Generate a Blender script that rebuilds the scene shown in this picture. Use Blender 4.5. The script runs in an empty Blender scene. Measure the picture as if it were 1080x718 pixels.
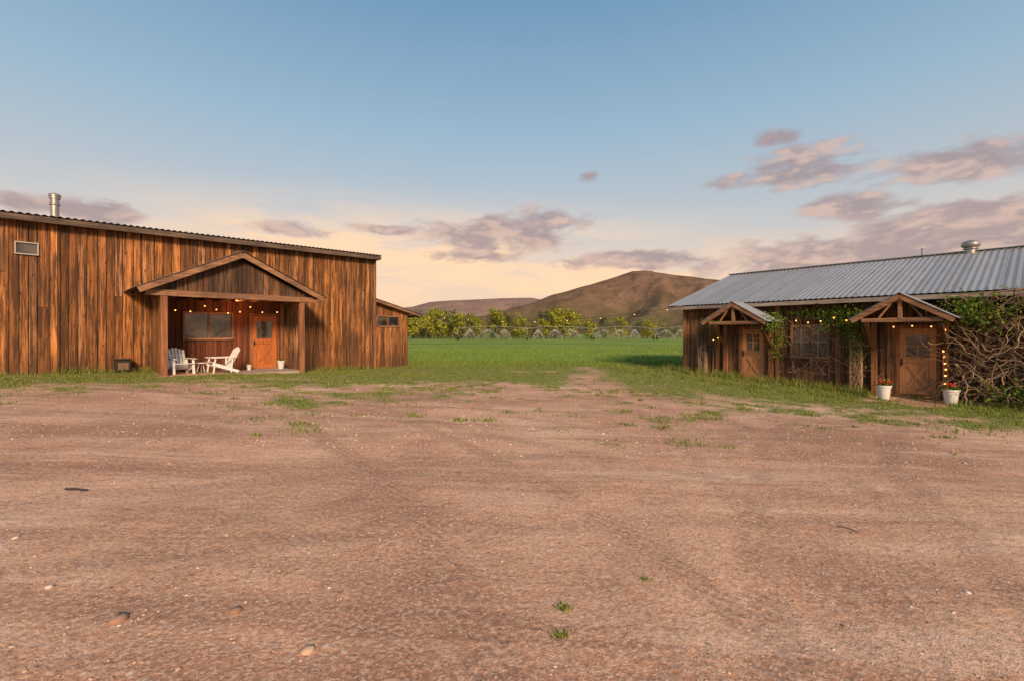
import bpy, math, random
import numpy as np
from mathutils import Vector, Matrix, noise
random.seed(7); np.random.seed(7)
S=bpy.context.scene
R=math.radians
# ------------------------------------------------------------------ helpers
class MB:
    def __init__(s): s.v=[]; s.f=[]
    def add(s,vs,fs):
        o=len(s.v); s.v+= [tuple(v) for v in vs]; s.f+=[tuple(i+o for i in f) for f in fs]
    def box(s,x0,x1,y0,y1,z0,z1,z0b=None,z1b=None):
        if z0b is None: z0b=z0
        if z1b is None: z1b=z1
        s.add([(x0,y0,z0),(x1,y0,z0b),(x1,y1,z0b),(x0,y1,z0),(x0,y0,z1),(x1,y0,z1b),(x1,y1,z1b),(x0,y1,z1)],
              [(0,3,2,1),(4,5,6,7),(0,1,5,4),(1,2,6,5),(2,3,7,6),(3,0,4,7)])
    def beam(s,p,q,w,h,up=(0,0,1)):
        p=Vector(p);q=Vector(q);d=(q-p).normalized();up=Vector(up)
        if abs(d.dot(up))>.98: up=Vector((0,1,0))
        a=d.cross(up).normalized();b=a.cross(d).normalized()
        vs=[]
        for c in (p,q):
            for sx,sz in((-1,-1),(1,-1),(1,1),(-1,1)): vs.append(c+a*sx*w/2+b*sz*h/2)
        s.add(vs,[(3,2,1,0),(4,5,6,7),(0,1,5,4),(1,2,6,5),(2,3,7,6),(3,0,4,7)])
    def tube(s,pts,r,n=6,cap=True):
        pts=[Vector(p) for p in pts]; m=len(pts); vs=[]
        for i,p in enumerate(pts):
            d=(pts[min(i+1,m-1)]-pts[max(i-1,0)])
            if d.length<1e-6: d=Vector((0,0,1))
            d.normalize(); up=Vector((0,0,1)) if abs(d.z)<.95 else Vector((0,1,0))
            a=d.cross(up).normalized(); b=a.cross(d)
            rr=r[i] if hasattr(r,'__len__') else r
            for k in range(n):
                t=2*math.pi*k/n; vs.append(p+a*math.cos(t)*rr+b*math.sin(t)*rr)
        fs=[]
        for i in range(m-1):
            for k in range(n):
                fs.append((i*n+k,i*n+(k+1)%n,(i+1)*n+(k+1)%n,(i+1)*n+k))
        if cap: fs+=[tuple(range(n))[::-1],tuple(range((m-1)*n,m*n))]
        s.add(vs,fs)
    def lathe(s,prof,n=24,c=(0,0,0)):
        vs=[];m=len(prof)
        for r,z in prof:
            for k in range(n):
                t=2*math.pi*k/n; vs.append((c[0]+r*math.cos(t),c[1]+r*math.sin(t),c[2]+z))
        fs=[(i*n+k,i*n+(k+1)%n,(i+1)*n+(k+1)%n,(i+1)*n+k) for i in range(m-1) for k in range(n)]
        s.add(vs,fs)
    def ico(s,c,r,sub=0):
        t=(1+5**.5)/2
        vs=[Vector(v).normalized()*r+Vector(c) for v in [(-1,t,0),(1,t,0),(-1,-t,0),(1,-t,0),(0,-1,t),(0,1,t),(0,-1,-t),(0,1,-t),(t,0,-1),(t,0,1),(-t,0,-1),(-t,0,1)]]
        s.add(vs,[(0,11,5),(0,5,1),(0,1,7),(0,7,10),(0,10,11),(1,5,9),(5,11,4),(11,10,2),(10,7,6),(7,1,8),(3,9,4),(3,4,2),(3,2,6),(3,6,8),(3,8,9),(4,9,5),(2,4,11),(6,2,10),(8,6,7),(9,8,1)])
    def corr(s,O,A,B,pitch=.12,amp=.012,nb=1):
        O=Vector(O);A=Vector(A);B=Vector(B);N=A.cross(B).normalized()
        if N.z<0:N=-N
        n=max(4,int(A.length/pitch*4)); vs=[];fs=[]
        for i in range(n+1):
            o=N*amp*math.sin(i*math.pi/2)
            for j in range(nb+1): vs.append(O+A*(i/n)+B*(j/nb)+o)
        for i in range(n):
            for j in range(nb):
                k=i*(nb+1)+j; fs.append((k,k+nb+1,k+nb+2,k+1))
        s.add(vs,fs)
    def obj(s,name,mat,parent=None,smooth=False,bevel=0):
        me=bpy.data.meshes.new(name); me.from_pydata(s.v,[],s.f); me.update()
        o=bpy.data.objects.new(name,me); S.collection.objects.link(o)
        for m in (mat if isinstance(mat,list) else [mat]): me.materials.append(m)
        if parent: o.parent=parent
        if smooth:
            for p in me.polygons:p.use_smooth=True
        if bevel:
            b=o.modifiers.new('b','BEVEL');b.width=bevel;b.segments=1;b.limit_method='ANGLE'
        return o
def empty(name,loc=(0,0,0),rz=0,parent=None):
    o=bpy.data.objects.new(name,None);S.collection.objects.link(o);o.location=loc;o.rotation_euler=(0,0,rz)
    o.empty_display_size=.2
    if parent:o.parent=parent
    return o
def tri_mesh(name,V,F,mat,parent=None):
    me=bpy.data.meshes.new(name); V=np.asarray(V,dtype=np.float32);F=np.asarray(F,dtype=np.int32)
    me.vertices.add(len(V));me.vertices.foreach_set('co',V.ravel())
    k=F.shape[1];me.loops.add(F.size);me.loops.foreach_set('vertex_index',F.ravel())
    me.polygons.add(len(F));me.polygons.foreach_set('loop_start',np.arange(0,F.size,k,dtype=np.int32))
    me.update(calc_edges=True);me.validate()
    me.materials.append(mat)
    o=bpy.data.objects.new(name,me);S.collection.objects.link(o)
    if parent:o.parent=parent
    return o
# ------------------------------------------------------------------ node helpers
class NT:
    def __init__(s,nt): s.nt=nt;s.n=nt.nodes;s.l=nt.links;s.n.clear()
    def new(s,t,**k):
        n=s.n.new(t)
        for a,b in k.items(): setattr(n,a,b)
        return n
    def lk(s,a,b): s.l.new(a,b)
    def setin(s,sock,v):
        if isinstance(v,bpy.types.NodeSocket): s.lk(v,sock)
        else: sock.default_value=v
    def math(s,op,a,b=0,c=None,clamp=False):
        n=s.new('ShaderNodeMath',operation=op,use_clamp=clamp); s.setin(n.inputs[0],a); s.setin(n.inputs[1],b)
        if c is not None: s.setin(n.inputs[2],c)
        return n.outputs[0]
    def mr(s,v,a,b,c=0,d=1,smooth=True):
        n=s.new('ShaderNodeMapRange',interpolation_type='SMOOTHSTEP' if smooth else 'LINEAR')
        s.setin(n.inputs[0],v)
        for i,x in enumerate((a,b,c,d)): s.setin(n.inputs[i+1],x)
        return n.outputs[0]
    def mix(s,f,a,b,mode='MIX'):
        n=s.new('ShaderNodeMix',data_type='RGBA',blend_type=mode)
        s.setin(n.inputs[0],f)
        for i,x in ((6,a),(7,b)):
            if isinstance(x,tuple) and len(x)==3: x=x+(1,)
            s.setin(n.inputs[i],x)
        return n.outputs[2]
    def noise(s,vec,scale,detail=4,rough=.55,dist=0):
        n=s.new('ShaderNodeTexNoise');s.lk(vec,n.inputs['Vector']);n.inputs['Scale'].default_value=scale
        n.inputs['Detail'].default_value=detail;n.inputs['Roughness'].default_value=rough;n.inputs['Distortion'].default_value=dist
        return n.outputs['Fac']
    def mapv(s,vec,scale=(1,1,1),rot=(0,0,0),loc=(0,0,0)):
        n=s.new('ShaderNodeMapping');s.lk(vec,n.inputs['Vector']);n.inputs['Scale'].default_value=scale
        n.inputs['Rotation'].default_value=rot;s.setin(n.inputs['Location'],loc);return n.outputs[0]
    def ramp(s,f,stops):
        n=s.new('ShaderNodeValToRGB');s.lk(f,n.inputs[0]);e=n.color_ramp.elements
        while len(e)<len(stops): e.new(.5)
        for i,(p,c) in enumerate(stops): e[i].position=p;e[i].color=tuple(c)+(1,)
        return n.outputs[0]
    def bump(s,h,strength=.4,dist=.02):
        n=s.new('ShaderNodeBump');s.lk(h,n.inputs['Height']);n.inputs['Strength'].default_value=strength;n.inputs['Distance'].default_value=dist
        return n.outputs[0]
def newmat(name):
    m=bpy.data.materials.new(name);m.use_nodes=True;t=NT(m.node_tree)
    o=t.new('ShaderNodeOutputMaterial');b=t.new('ShaderNodeBsdfPrincipled');t.lk(b.outputs[0],o.inputs[0])
    return m,t,b
def simple(name,col,rough=.7,metal=0,var=.25,scale=8,bump=.1):
    m,t,b=newmat(name);tc=t.new('ShaderNodeTexCoord').outputs['Object']
    n=t.noise(tc,scale,3);c=t.mix(n,tuple(x*(1-var) for x in col),tuple(min(1,x*(1+var)) for x in col))
    t.lk(c,b.inputs['Base Color']);b.inputs['Roughness'].default_value=rough;b.inputs['Metallic'].default_value=metal
    if bump: t.lk(t.bump(t.noise(tc,scale*4,3),bump,.01),b.inputs['Normal'])
    return m
def wood(name,light,mid,dark,stain=.5,along='z',rough=.8,rv=(.5,1.35),topz=None,grey=None):
    m,t,b=newmat(name);tc=t.new('ShaderNodeTexCoord').outputs['Object']
    rnd=t.new('ShaderNodeNewGeometry').outputs['Random Per Island']
    off=t.new('ShaderNodeCombineXYZ')
    t.lk(t.math('MULTIPLY',rnd,37),off.inputs[0]);t.lk(t.math('MULTIPLY',rnd,91),off.inputs[2])
    va=t.new('ShaderNodeVectorMath',operation='ADD');t.lk(tc,va.inputs[0]);t.lk(off.outputs[0],va.inputs[1]);v=va.outputs[0]
    sc={'z':(26,26,.9),'x':(.9,26,26),'y':(26,.9,26)}[along]
    g=t.noise(t.mapv(v,sc),1.6,6,.72,.2)
    sc2={'z':(7,7,.4),'x':(.4,7,7),'y':(7,.4,7)}[along]
    g2=t.noise(t.mapv(v,sc2),1.3,5,.7)
    c=t.ramp(g,[(.37,dark),(.47,mid),(.60,light)])
    r2=t.math('FRACT',t.math('MULTIPLY',rnd,17.3))
    c=t.mix(t.math('MULTIPLY',r2,.6),c,t.mix(.6,dark,mid))
    if grey:
        r3=t.math('FRACT',t.math('MULTIPLY',rnd,41.7))
        c=t.mix(t.math('MULTIPLY',t.mr(r3,.5,.95),.55),c,t.mix(t.mr(g,.4,.55),dark,grey))
    k=t.mr(rnd,0,1,rv[0],rv[1],False)
    cc=t.new('ShaderNodeCombineColor')
    for i in range(3): t.lk(k,cc.inputs[i])
    c=t.mix(1,c,cc.outputs[0],'MULTIPLY')
    c=t.mix(t.math('MULTIPLY',t.mr(g2,.46,.57),stain),c,dark)
    w=t.noise(t.mapv(tc,(1,1,.5)),.9,4,.6)
    c=t.mix(t.math('MULTIPLY',t.mr(w,.47,.66),.5),c,dark)
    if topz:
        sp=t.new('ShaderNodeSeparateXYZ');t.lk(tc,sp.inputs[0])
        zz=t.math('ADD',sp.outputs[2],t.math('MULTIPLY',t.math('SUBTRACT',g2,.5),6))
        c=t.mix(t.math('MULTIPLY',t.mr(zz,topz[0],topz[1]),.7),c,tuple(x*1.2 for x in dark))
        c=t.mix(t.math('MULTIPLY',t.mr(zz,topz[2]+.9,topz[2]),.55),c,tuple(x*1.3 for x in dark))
    vo=t.new('ShaderNodeTexVoronoi',feature='F1');t.lk(t.mapv(v,{'z':(5,5,2.2),'x':(2.2,5,5),'y':(5,2.2,5)}[along]),vo.inputs['Vector']);vo.inputs['Scale'].default_value=1
    c=t.mix(t.mr(vo.outputs['Distance'],.13,.07,0,.8),c,tuple(x*.7 for x in dark))
    t.lk(c,b.inputs['Base Color']);b.inputs['Roughness'].default_value=rough
    b.inputs['Specular IOR Level'].default_value=.25
    t.lk(t.bump(g,.6,.012),b.inputs['Normal'])
    return m
M={}
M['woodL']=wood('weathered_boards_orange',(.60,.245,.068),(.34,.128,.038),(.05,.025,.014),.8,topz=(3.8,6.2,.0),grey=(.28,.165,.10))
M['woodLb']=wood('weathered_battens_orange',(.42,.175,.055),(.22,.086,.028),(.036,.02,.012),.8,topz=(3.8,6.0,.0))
M['woodR']=wood('barn_boards_brown',(.31,.145,.066),(.16,.073,.035),(.03,.019,.013),.75,grey=(.22,.15,.105))
M['porchin']=wood('porch_boards_red',(.27,.085,.032),(.16,.048,.02),(.045,.02,.012),.5)
M['trim']=wood('timber_trim',(.38,.205,.115),(.26,.13,.07),(.09,.05,.033),.4,'x',.8,(.8,1.1))
M['trimz']=wood('timber_posts',(.36,.165,.075),(.24,.095,.043),(.075,.037,.023),.4,'z',.8,(.8,1.1))
M['trimy']=wood('timber_rafters',(.28,.13,.065),(.18,.08,.04),(.06,.035,.022),.4,'y')
M['doorL']=wood('door_stained_orange',(.50,.165,.045),(.40,.12,.032),(.26,.075,.021),.15,'z',.5,(.9,1.08))
M['doorR']=wood('door_stained_brown',(.54,.26,.115),(.43,.195,.085),(.29,.125,.054),.15,'z',.55,(.9,1.08))
M['dark']=simple('interior_shade',(.012,.011,.01),.9)  # near-black colour stands in for shade behind the boards
M['white']=simple('white_paint',(.72,.70,.66),.5,0,.08)
M['pot']=simple('white_glazed_pot',(.66,.64,.60),.35,0,.1)
M['frame']=simple('grey_window_frame',(.36,.31,.27),.6,0,.15)
M['black']=simple('black_metal',(.03,.028,.027),.45,.5)
M['steel']=simple('galvanised_steel',(.34,.31,.28),.45,.7,.3)
M['pipe']=simple('weathered_zinc_pipe',(.22,.21,.20),.7,.2,.2)
M['concrete']=simple('concrete',(.34,.27,.22),.9,0,.25,5,.3)
M['redfl']=simple('red_petals',(.6,.03,.02),.6)
M['soil']=simple('soil',(.05,.03,.02),.95)
def glassmat():
    m,t,b=newmat('window_glass');tc=t.new('ShaderNodeTexCoord').outputs['Object']
    n=t.noise(tc,1.7,3);t.lk(t.mix(t.mr(n,.4,.6),(.02,.018,.016),(.09,.07,.055)),b.inputs['Base Color'])  # lighter brown in the base colour stands for reflected dirt ground
    b.inputs['Roughness'].default_value=.05;b.inputs['Specular IOR Level'].default_value=.7;b.inputs['IOR'].default_value=1.6
    t.lk(t.bump(t.noise(tc,2.5,1),.08,.05),b.inputs['Normal']);return m
M['glass']=glassmat()
def metalroof(name,c1,c2,rust,rf,metal=.1,rough=.6):
    m,t,b=newmat(name);tc=t.new('ShaderNodeTexCoord').outputs['Object']
    n=t.noise(t.mapv(tc,(1.2,.35,.35)),1.5,5,.6);n2=t.noise(t.mapv(tc,(3,.5,.5)),2,5,.65)
    sx=t.new('ShaderNodeSeparateXYZ');t.lk(tc,sx.inputs[0])
    wn=t.new('ShaderNodeTexWhiteNoise',noise_dimensions='1D');t.lk(t.math('FLOOR',t.math('MULTIPLY',sx.outputs[0],1.15)),wn.inputs['W'])
    c=t.mix(n,c1,c2); c=t.mix(t.math('MULTIPLY',wn.outputs['Value'],.4),c,tuple(x*.65 for x in c1))
    fr=t.math('FRACT',t.math('MULTIPLY',sx.outputs[0],1.15))
    c=t.mix(t.mr(t.math('ABSOLUTE',t.math('SUBTRACT',fr,.5)),.46,.49,0,.5),c,tuple(x*.5 for x in c1))
    c=t.mix(t.math('MULTIPLY',t.mr(n2,rf,rf+.2),.55),c,rust)
    t.lk(c,b.inputs['Base Color']);b.inputs['Metallic'].default_value=metal;b.inputs['Roughness'].default_value=rough
    b.inputs['Specular IOR Level'].default_value=.35
    t.lk(t.bump(n2,.15,.01),b.inputs['Normal']);return m
M['roofR']=metalroof('corrugated_roof_grey',(.25,.265,.285),(.37,.38,.40),(.24,.18,.14),.5)
M['roofL']=metalroof('corrugated_roof_rusty',(.20,.17,.14),(.30,.26,.22),(.16,.08,.04),.42,.1)
def emis(name,col,st):
    m,t,b=newmat(name);b.inputs['Base Color'].default_value=col+(1,);b.inputs['Emission Color'].default_value=col+(1,);b.inputs['Emission Strength'].default_value=st
    return m
M['bulb']=emis('warm_bulb',(1,.36,.08),6)
M['bulbdim']=emis('warm_bulb_dim',(1,.5,.2),1.4)
def leafmat(name,cols,trans=.25):
    m,t,b=newmat(name);r=t.new('ShaderNodeNewGeometry').outputs['Random Per Island']
    n=len(cols);c=t.ramp(r,[(i/(n-1) if n>1 else 0,cols[i]) for i in range(n)])
    t.lk(c,b.inputs['Base Color']);b.inputs['Roughness'].default_value=.7;b.inputs['Specular IOR Level'].default_value=.2
    if trans:
        tr=t.new('ShaderNodeBsdfTranslucent');t.lk(c,tr.inputs[0]);mx=t.new('ShaderNodeMixShader');mx.inputs[0].default_value=trans
        o=[x for x in t.n if x.type=='OUTPUT_MATERIAL'][0];t.lk(b.outputs[0],mx.inputs[1]);t.lk(tr.outputs[0],mx.inputs[2]);t.lk(mx.outputs[0],o.inputs[0])
    return m
M['grass']=leafmat('grass_blades',[(.08,.13,.02),(.15,.21,.03),(.24,.27,.05),(.34,.29,.11)])
M['crop']=leafmat('crop_blades',[(.12,.20,.03),(.19,.28,.045),(.26,.33,.07)])
M['ivy']=leafmat('ivy_leaves',[(.05,.10,.015),(.11,.18,.02),(.20,.25,.03)])
M['treeA']=leafmat('tree_leaves_spring',[(.12,.15,.02),(.28,.28,.03),(.45,.40,.055)])
M['treeB']=leafmat('tree_leaves_dark',[(.035,.055,.018),(.07,.09,.025),(.12,.13,.04)])
M['treeC']=leafmat('tree_leaves_brown',[(.09,.07,.04),(.17,.13,.06),(.24,.20,.08)])
M['vine']=leafmat('dry_vine_stems',[(.12,.07,.045),(.24,.15,.095),(.36,.25,.165)],0)
M['straw']=leafmat('dry_straw',[(.28,.18,.10),(.42,.30,.19)],.1)
M['bark']=simple('bark',(.12,.09,.07),.9)
# ------------------------------------------------------------------ terrain
def sst(a,b,x):
    t=max(0,min(1,(x-a)/(b-a)));return t*t*(3-2*t)
def gz(x,y):
    return -.032*max(-16,min(16,x))*sst(0,1,(21.5-y)/7.5)
PL=Vector((-9.62,17.7));AL=math.atan2(.722,.692)
PR=Vector((12.57,14.1));AR=math.atan2(-.760,.649)
def locL(x,y):
    dx,dy=x-PL.x,y-PL.y;c,s=math.cos(AL),math.sin(AL);return dx*c+dy*s,-dx*s+dy*c
def locR(x,y):
    dx,dy=x-PR.x,y-PR.y;c,s=math.cos(AR),math.sin(AR);return dx*c+dy*s,-dx*s+dy*c
def wL(t,l):
    c,s=math.cos(AL),math.sin(AL);return PL.x+t*c-l*s,PL.y+t*s+l*c
def wR(t,l):
    c,s=math.cos(AR),math.sin(AR);return PR.x+t*c-l*s,PR.y+t*s+l*c
def N2(x,y,s,z=0): return noise.noise(Vector((x*s,y*s,z)))
tiny=[(.3,2.67,.04),(.88,3.0,.03),(.26,2.42,.04),(.9,6.2,.1),(-1.3,7.6,.12),(3.3,6.9,.2),(4.1,7.4,.25),(-2.9,8.4,.12)]
def gmask(x,y):
    n=N2(x,y,.33)*.7+N2(x,y,1.1,3.)*.5+N2(x,y,3.3,7.)*.3
    g=sst(18,24,y+n*5)
    g=max(g,.86*sst(9.5,18.5,y+n*8+ (2.0 if x<-1 else 0)))
    tl,ll=locL(x,y);tr,lr=locR(x,y)
    if ll<.5 and tl<9: g=max(g,1.*sst(6.0,1.0,-ll+n*3.5))
    if lr<.5 and tr>-11: g=max(g,1.*sst(9.0,2.4,-lr+n*5.5))
    m=N2(x,y,.8,31)*.8+.6*N2(x,y,2.6,33)
    g=max(g,.76*sst(.02,.5,m)*sst(6.5,11.5,y+x*.25))
    if -2.4<lr<0 and abs(tr+.1)<.9: g*=.3
    if -2.3<ll<0 and -3.5<tl<1: g*=.1
    c=2.6+.12*(y-14)
    if y>11: g*=1-.55*math.exp(-((x-c+n*.8)/.9)**2)*sst(27,20,y)
    return g
def axis(a,b,st,far0,far1):
    v=list(np.arange(a,b+1e-6,st));d=st;p=v[-1]
    while p<far1: d*=1.16;p+=d;v.append(p)
    d=st;p=v[0];w=[]
    while p>far0: d*=1.16;p-=d;w.append(p)
    return w[::-1]+v
xs=axis(-22,22,.2,-7000,7000);ys=axis(-2,34,.2,-300,7000)
nx,ny=len(xs),len(ys)
V=np.zeros((ny,nx,3),np.float32);G=np.zeros((ny,nx),np.float32)
for j,y in enumerate(ys):
    for i,x in enumerate(xs):
        z=gz(x,y)
        if abs(x)<24 and -3<y<36:
            g=gmask(x,y);z+=.025*N2(x,y,.5,5)+.018*N2(x,y,1.7,2)
        else: g=1 if y>20 else (0.15 if y<-3 else .6)
        V[j,i]=(x,y,z);G[j,i]=g
idx=np.arange(nx*ny).reshape(ny,nx)
F=np.stack([idx[:-1,:-1],idx[:-1,1:],idx[1:,1:],idx[1:,:-1]],-1).reshape(-1,4)
def groundmat():
    m,t,b=newmat('dirt_and_grass');tc=t.new('ShaderNodeTexCoord').outputs['Object']
    at=t.new('ShaderNodeAttribute',attribute_name='grass').outputs['Fac']
    big=t.noise(tc,.2,4,.6);med=t.noise(tc,1.1,5,.7);fine=t.noise(tc,34,4,.8);fine2=t.noise(tc,9,5,.75)
    c=t.ramp(t.math('ADD',t.math('MULTIPLY',big,.65),t.math('MULTIPLY',med,.35)),[(.40,(.40,.20,.118)),(.5,(.62,.345,.212)),(.60,(.78,.48,.315))])
    s1=t.noise(t.mapv(tc,(.16,2.2,1),(0,0,R(48))),1.0,4,.6,.6)
    s2=t.noise(t.mapv(tc,(.14,1.7,1),(0,0,R(-24))),1.0,4,.6,.6)
    c=t.mix(t.math('MULTIPLY',t.mr(s1,.52,.64),.6),c,(.33,.165,.10))
    c=t.mix(t.math('MULTIPLY',t.mr(s2,.53,.66),.5),c,(.38,.19,.115))
    c=t.mix(t.math('MULTIPLY',t.mr(s2,.47,.36),.45),c,(.82,.54,.38))
    sp=t.new('ShaderNodeSeparateXYZ');t.lk(tc,sp.inputs[0])
    wob=t.math('MULTIPLY',t.math('SUBTRACT',big,.5),.9)
    tot=None
    for cx,cy,rad,st in ((-14,-3,15.6,.9),(22,-6,21.5,.85),(-30,10,33.5,.7),(12,22,18.5,.8),(4,-16,21.0,.6),(-6,26,20.2,.7)):
        d=t.new('ShaderNodeVectorMath',operation='DISTANCE');t.lk(tc,d.inputs[0]);d.inputs[1].default_value=(cx,cy,0)
        dd=t.math('ABSOLUTE',t.math('SUBTRACT',t.math('ADD',d.outputs['Value'],wob),rad))
        e=t.math('ABSOLUTE',t.math('SUBTRACT',dd,.78));k=t.mr(e,.22,.05,0,st)
        tot=k if tot is None else t.math('MAXIMUM',tot,k)
    brk=t.mr(med,.40,.58,.1,1)
    tread=t.mr(t.math('SINE',t.math('MULTIPLY',t.math('ADD',sp.outputs[0],sp.outputs[1]),55)),-1,1,.7,1)
    tot=t.math('MULTIPLY',t.math('MULTIPLY',tot,brk),tread)
    c=t.mix(t.math('MULTIPLY',tot,.6),c,(.27,.13,.078))
    c=t.mix(t.math('MULTIPLY',t.mr(fine,.48,.62),.5),c,(.85,.60,.44))
    c=t.mix(t.math('MULTIPLY',t.mr(fine,.48,.36),.5),c,(.26,.135,.085))
    c=t.mix(t.math('MULTIPLY',t.mr(fine2,.53,.66),.45),c,(.31,.16,.10))
    hs=None
    for scl,lim in ((75,.62),(30,.86)):
        vo=t.new('ShaderNodeTexVoronoi',feature='F1');t.lk(tc,vo.inputs['Vector']);vo.inputs['Scale'].default_value=scl
        sc=t.new('ShaderNodeSeparateColor');t.lk(vo.outputs['Color'],sc.inputs[0])
        peb=t.math('MULTIPLY',t.math('GREATER_THAN',sc.outputs[0],lim),t.math('LESS_THAN',vo.outputs['Distance'],t.math('MULTIPLY',sc.outputs[1],.48)))
        c=t.mix(t.math('MULTIPLY',peb,.75),c,t.mix(sc.outputs[2],(.21,.115,.08),(.82,.62,.50)))
        hs=peb if hs is None else t.math('MAXIMUM',hs,peb)
    gn=t.noise(tc,5,4,.7);gb=t.noise(t.mapv(tc,(.3,1,1)),.15,4,.6)
    near=t.mix(t.mr(gn,.35,.65),(.12,.165,.03),(.31,.28,.09))
    rows=t.noise(t.mapv(tc,(.02,.35,1),(0,0,R(8))),1,4,.6)
    far=t.mix(t.mr(rows,.4,.6),(.12,.195,.027),(.22,.30,.055))
    far=t.mix(t.math('MULTIPLY',t.mr(gb,.48,.66),.7),far,(.32,.34,.09))
    gc=t.mix(t.mr(sp.outputs[1],20,28),near,far)
    thr=t.math('MULTIPLY',t.noise(tc,4.2,6,.85),1.0)
    gm=t.mr(t.math('SUBTRACT',at,thr),-.16,.24)
    c=t.mix(gm,c,gc)
    t.lk(c,b.inputs['Base Color']);b.inputs['Roughness'].default_value=.95;b.inputs['Specular IOR Level'].default_value=.1
    h=t.math('ADD',t.math('MULTIPLY',fine,.35),t.math('MULTIPLY',med,1.0));h=t.math('ADD',h,t.math('MULTIPLY',fine2,.7));h=t.math('SUBTRACT',h,t.math('MULTIPLY',tot,.5));h=t.math('ADD',h,t.math('MULTIPLY',hs,.12))
    t.lk(t.bump(h,.75,.045),b.inputs['Normal']);return m
go=tri_mesh('ground',V.reshape(-1,3),F,groundmat())
a=go.data.attributes.new('grass','FLOAT','POINT');a.data.foreach_set('value',G.ravel())
for p in go.data.polygons:p.use_smooth=True
# ------------------------------------------------------------------ stones
VS=[];FS=[]
mb=MB();mb.ico((0,0,0),1);iv=np.array(mb.v);ifc=np.array(mb.f)
k=0
def stone(x,y,r,flat=.6):
    global k
    v=iv*(1+np.random.uniform(-.25,.25,(12,1)))*np.array([r*random.uniform(.8,1.5),r*random.uniform(.7,1.1),r*flat])
    a=random.uniform(0,6.28);c,s=math.cos(a),math.sin(a)
    v=v@np.array([[c,s,0],[-s,c,0],[0,0,1]]);v+=np.array([x,y,gz(x,y)+.025*N2(x,y,.5,5)+.018*N2(x,y,1.7,2)+r*.1])
    VS.append(v);FS.append(ifc+12*k);k+=1
for i in range(15000):
    d=1.4+ (random.random()**1.7)*14;an=random.uniform(-.95,.95);x=math.tan(an)*d
    if abs(x)>20: continue
    if N2(x,d,.6,11)+random.uniform(-.5,.5)<-.1: continue
    stone(x,d,random.choice([.003,.004,.005,.006,.009]) if d<6 else random.uniform(.007,.018))
for x,y,r in [(-1.54,2.53,.04),(-1.01,2.26,.035),(-2.1,2.43,.045),(-2.75,2.7,.025),(-.6,3.4,.02),(2.3,5.5,.03),(-3.9,5.2,.04),(1.5,7.5,.04),(-3.6,3.3,.02),(3.0,3.0,.018),(1.9,2.6,.014)]: stone(x,y,r,.5)
def stonemat():
    m,t,b=newmat('gravel');r=t.new('ShaderNodeNewGeometry').outputs['Random Per Island']
    c=t.ramp(r,[(0,(.24,.13,.085)),(.4,(.46,.27,.175)),(.85,(.62,.43,.31)),(1,(.74,.60,.49))]);t.lk(c,b.inputs['Base Color']);b.inputs['Roughness'].default_value=.9
    return m
tri_mesh('gravel',np.concatenate(VS),np.concatenate(FS),stonemat())
gg=gz(-4.1,4.25)
st=MB();st.tube([(-4.18,4.26,gg+.02),(-4.08,4.24,gg+.03),(-3.97,4.25,gg+.015)],.010,5);st.obj('broken_stick',simple('charred_wood',(.03,.025,.022),.8))
gg=gz(2.9,4)
st=MB();st.tube([(2.85,4.0,gg+.012),(2.9,3.92,gg+.02),(2.94,3.86,gg+.012)],.006,5);st.obj('broken_stick',M['bark'])
# ------------------------------------------------------------------ grass blades
def blades(name,pts,mat,wbase):
    n=len(pts);P=np.array(pts);x,y,z,h=P.T[:4]
    a=np.random.uniform(0,6.28,n);w=wbase*np.random.uniform(.6,1.4,n)
    lx=np.random.normal(0,.35,n)*h;ly=np.random.normal(0,.35,n)*h
    V=np.zeros((n,5,3));dx=np.cos(a)*w/2;dy=np.sin(a)*w/2
    V[:,0]=np.stack([x-dx,y-dy,z-.01],1);V[:,1]=np.stack([x+dx,y+dy,z-.01],1)
    V[:,2]=np.stack([x+dx*.7+lx*.4,y+dy*.7+ly*.4,z+h*.6],1);V[:,3]=np.stack([x-dx*.7+lx*.4,y-dy*.7+ly*.4,z+h*.6],1)
    V[:,4]=np.stack([x+lx,y+ly,z+h],1)
    b=np.arange(n)[:,None]*5
    F=np.concatenate([b+[0,1,2],b+[0,2,3],b+[3,2,4]])
    return tri_mesh(name,V.reshape(-1,3),F,mat)
pts=[];tries=0
while len(pts)<80000 and tries<500000:
    tries+=1
    y=random.uniform(5,26);x=random.uniform(-1,1)*(y*1.2+1)
    if abs(x)>21: continue
    tl,ll=locL(x,y);tr,lr=locR(x,y)
    if (ll>-.06 and tl<6.8) or (lr>-.06 and tr>-7.9): continue
    if N2(x,y,2.3,21)<-.3 : continue
    g=gmask(x,y)
    if random.random()>g**1.8*(.55+1.3*N2(x,y,1.5,41)): continue
    h=random.uniform(.015,.055)
    if lr>-1.0 and -8.5<tr: h=random.uniform(.08,.38)*(1 if tr<-1.2 else .6)
    elif lr>-2.6: h=random.uniform(.03,.13)
    if ll>-.6 and tl<8: h=random.uniform(.05,.3)*(1 if N2(x,y,.9,51)>0 else .5)
    if y>21: h=random.uniform(.05,.14)
    pts.append((x,y,gz(x,y),h))
for i in range(380):
    y=random.uniform(6.5,17);x=random.uniform(-.7,1.0)*y
    if random.random()>sst(4,16,y)*.9 : continue
    tl,ll=locL(x,y);tr,lr=locR(x,y)
    if ll>-.3 or lr>-.3: continue
    r=random.uniform(.03,.18)
    for j in range(int(25+r*350)): 
        a=random.gauss(x,r);b=random.gauss(y,r*.8);pts.append((a,b,gz(a,b)+.005,random.uniform(.015,.06)))
for px,py,r in tiny:
    for i in range(60):
        x=random.gauss(px,r*.6);y=random.gauss(py,r*.5);pts.append((x,y,gz(x,y),random.uniform(.01,.028)))
blades('grass',pts,M['grass'],.015)
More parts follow.
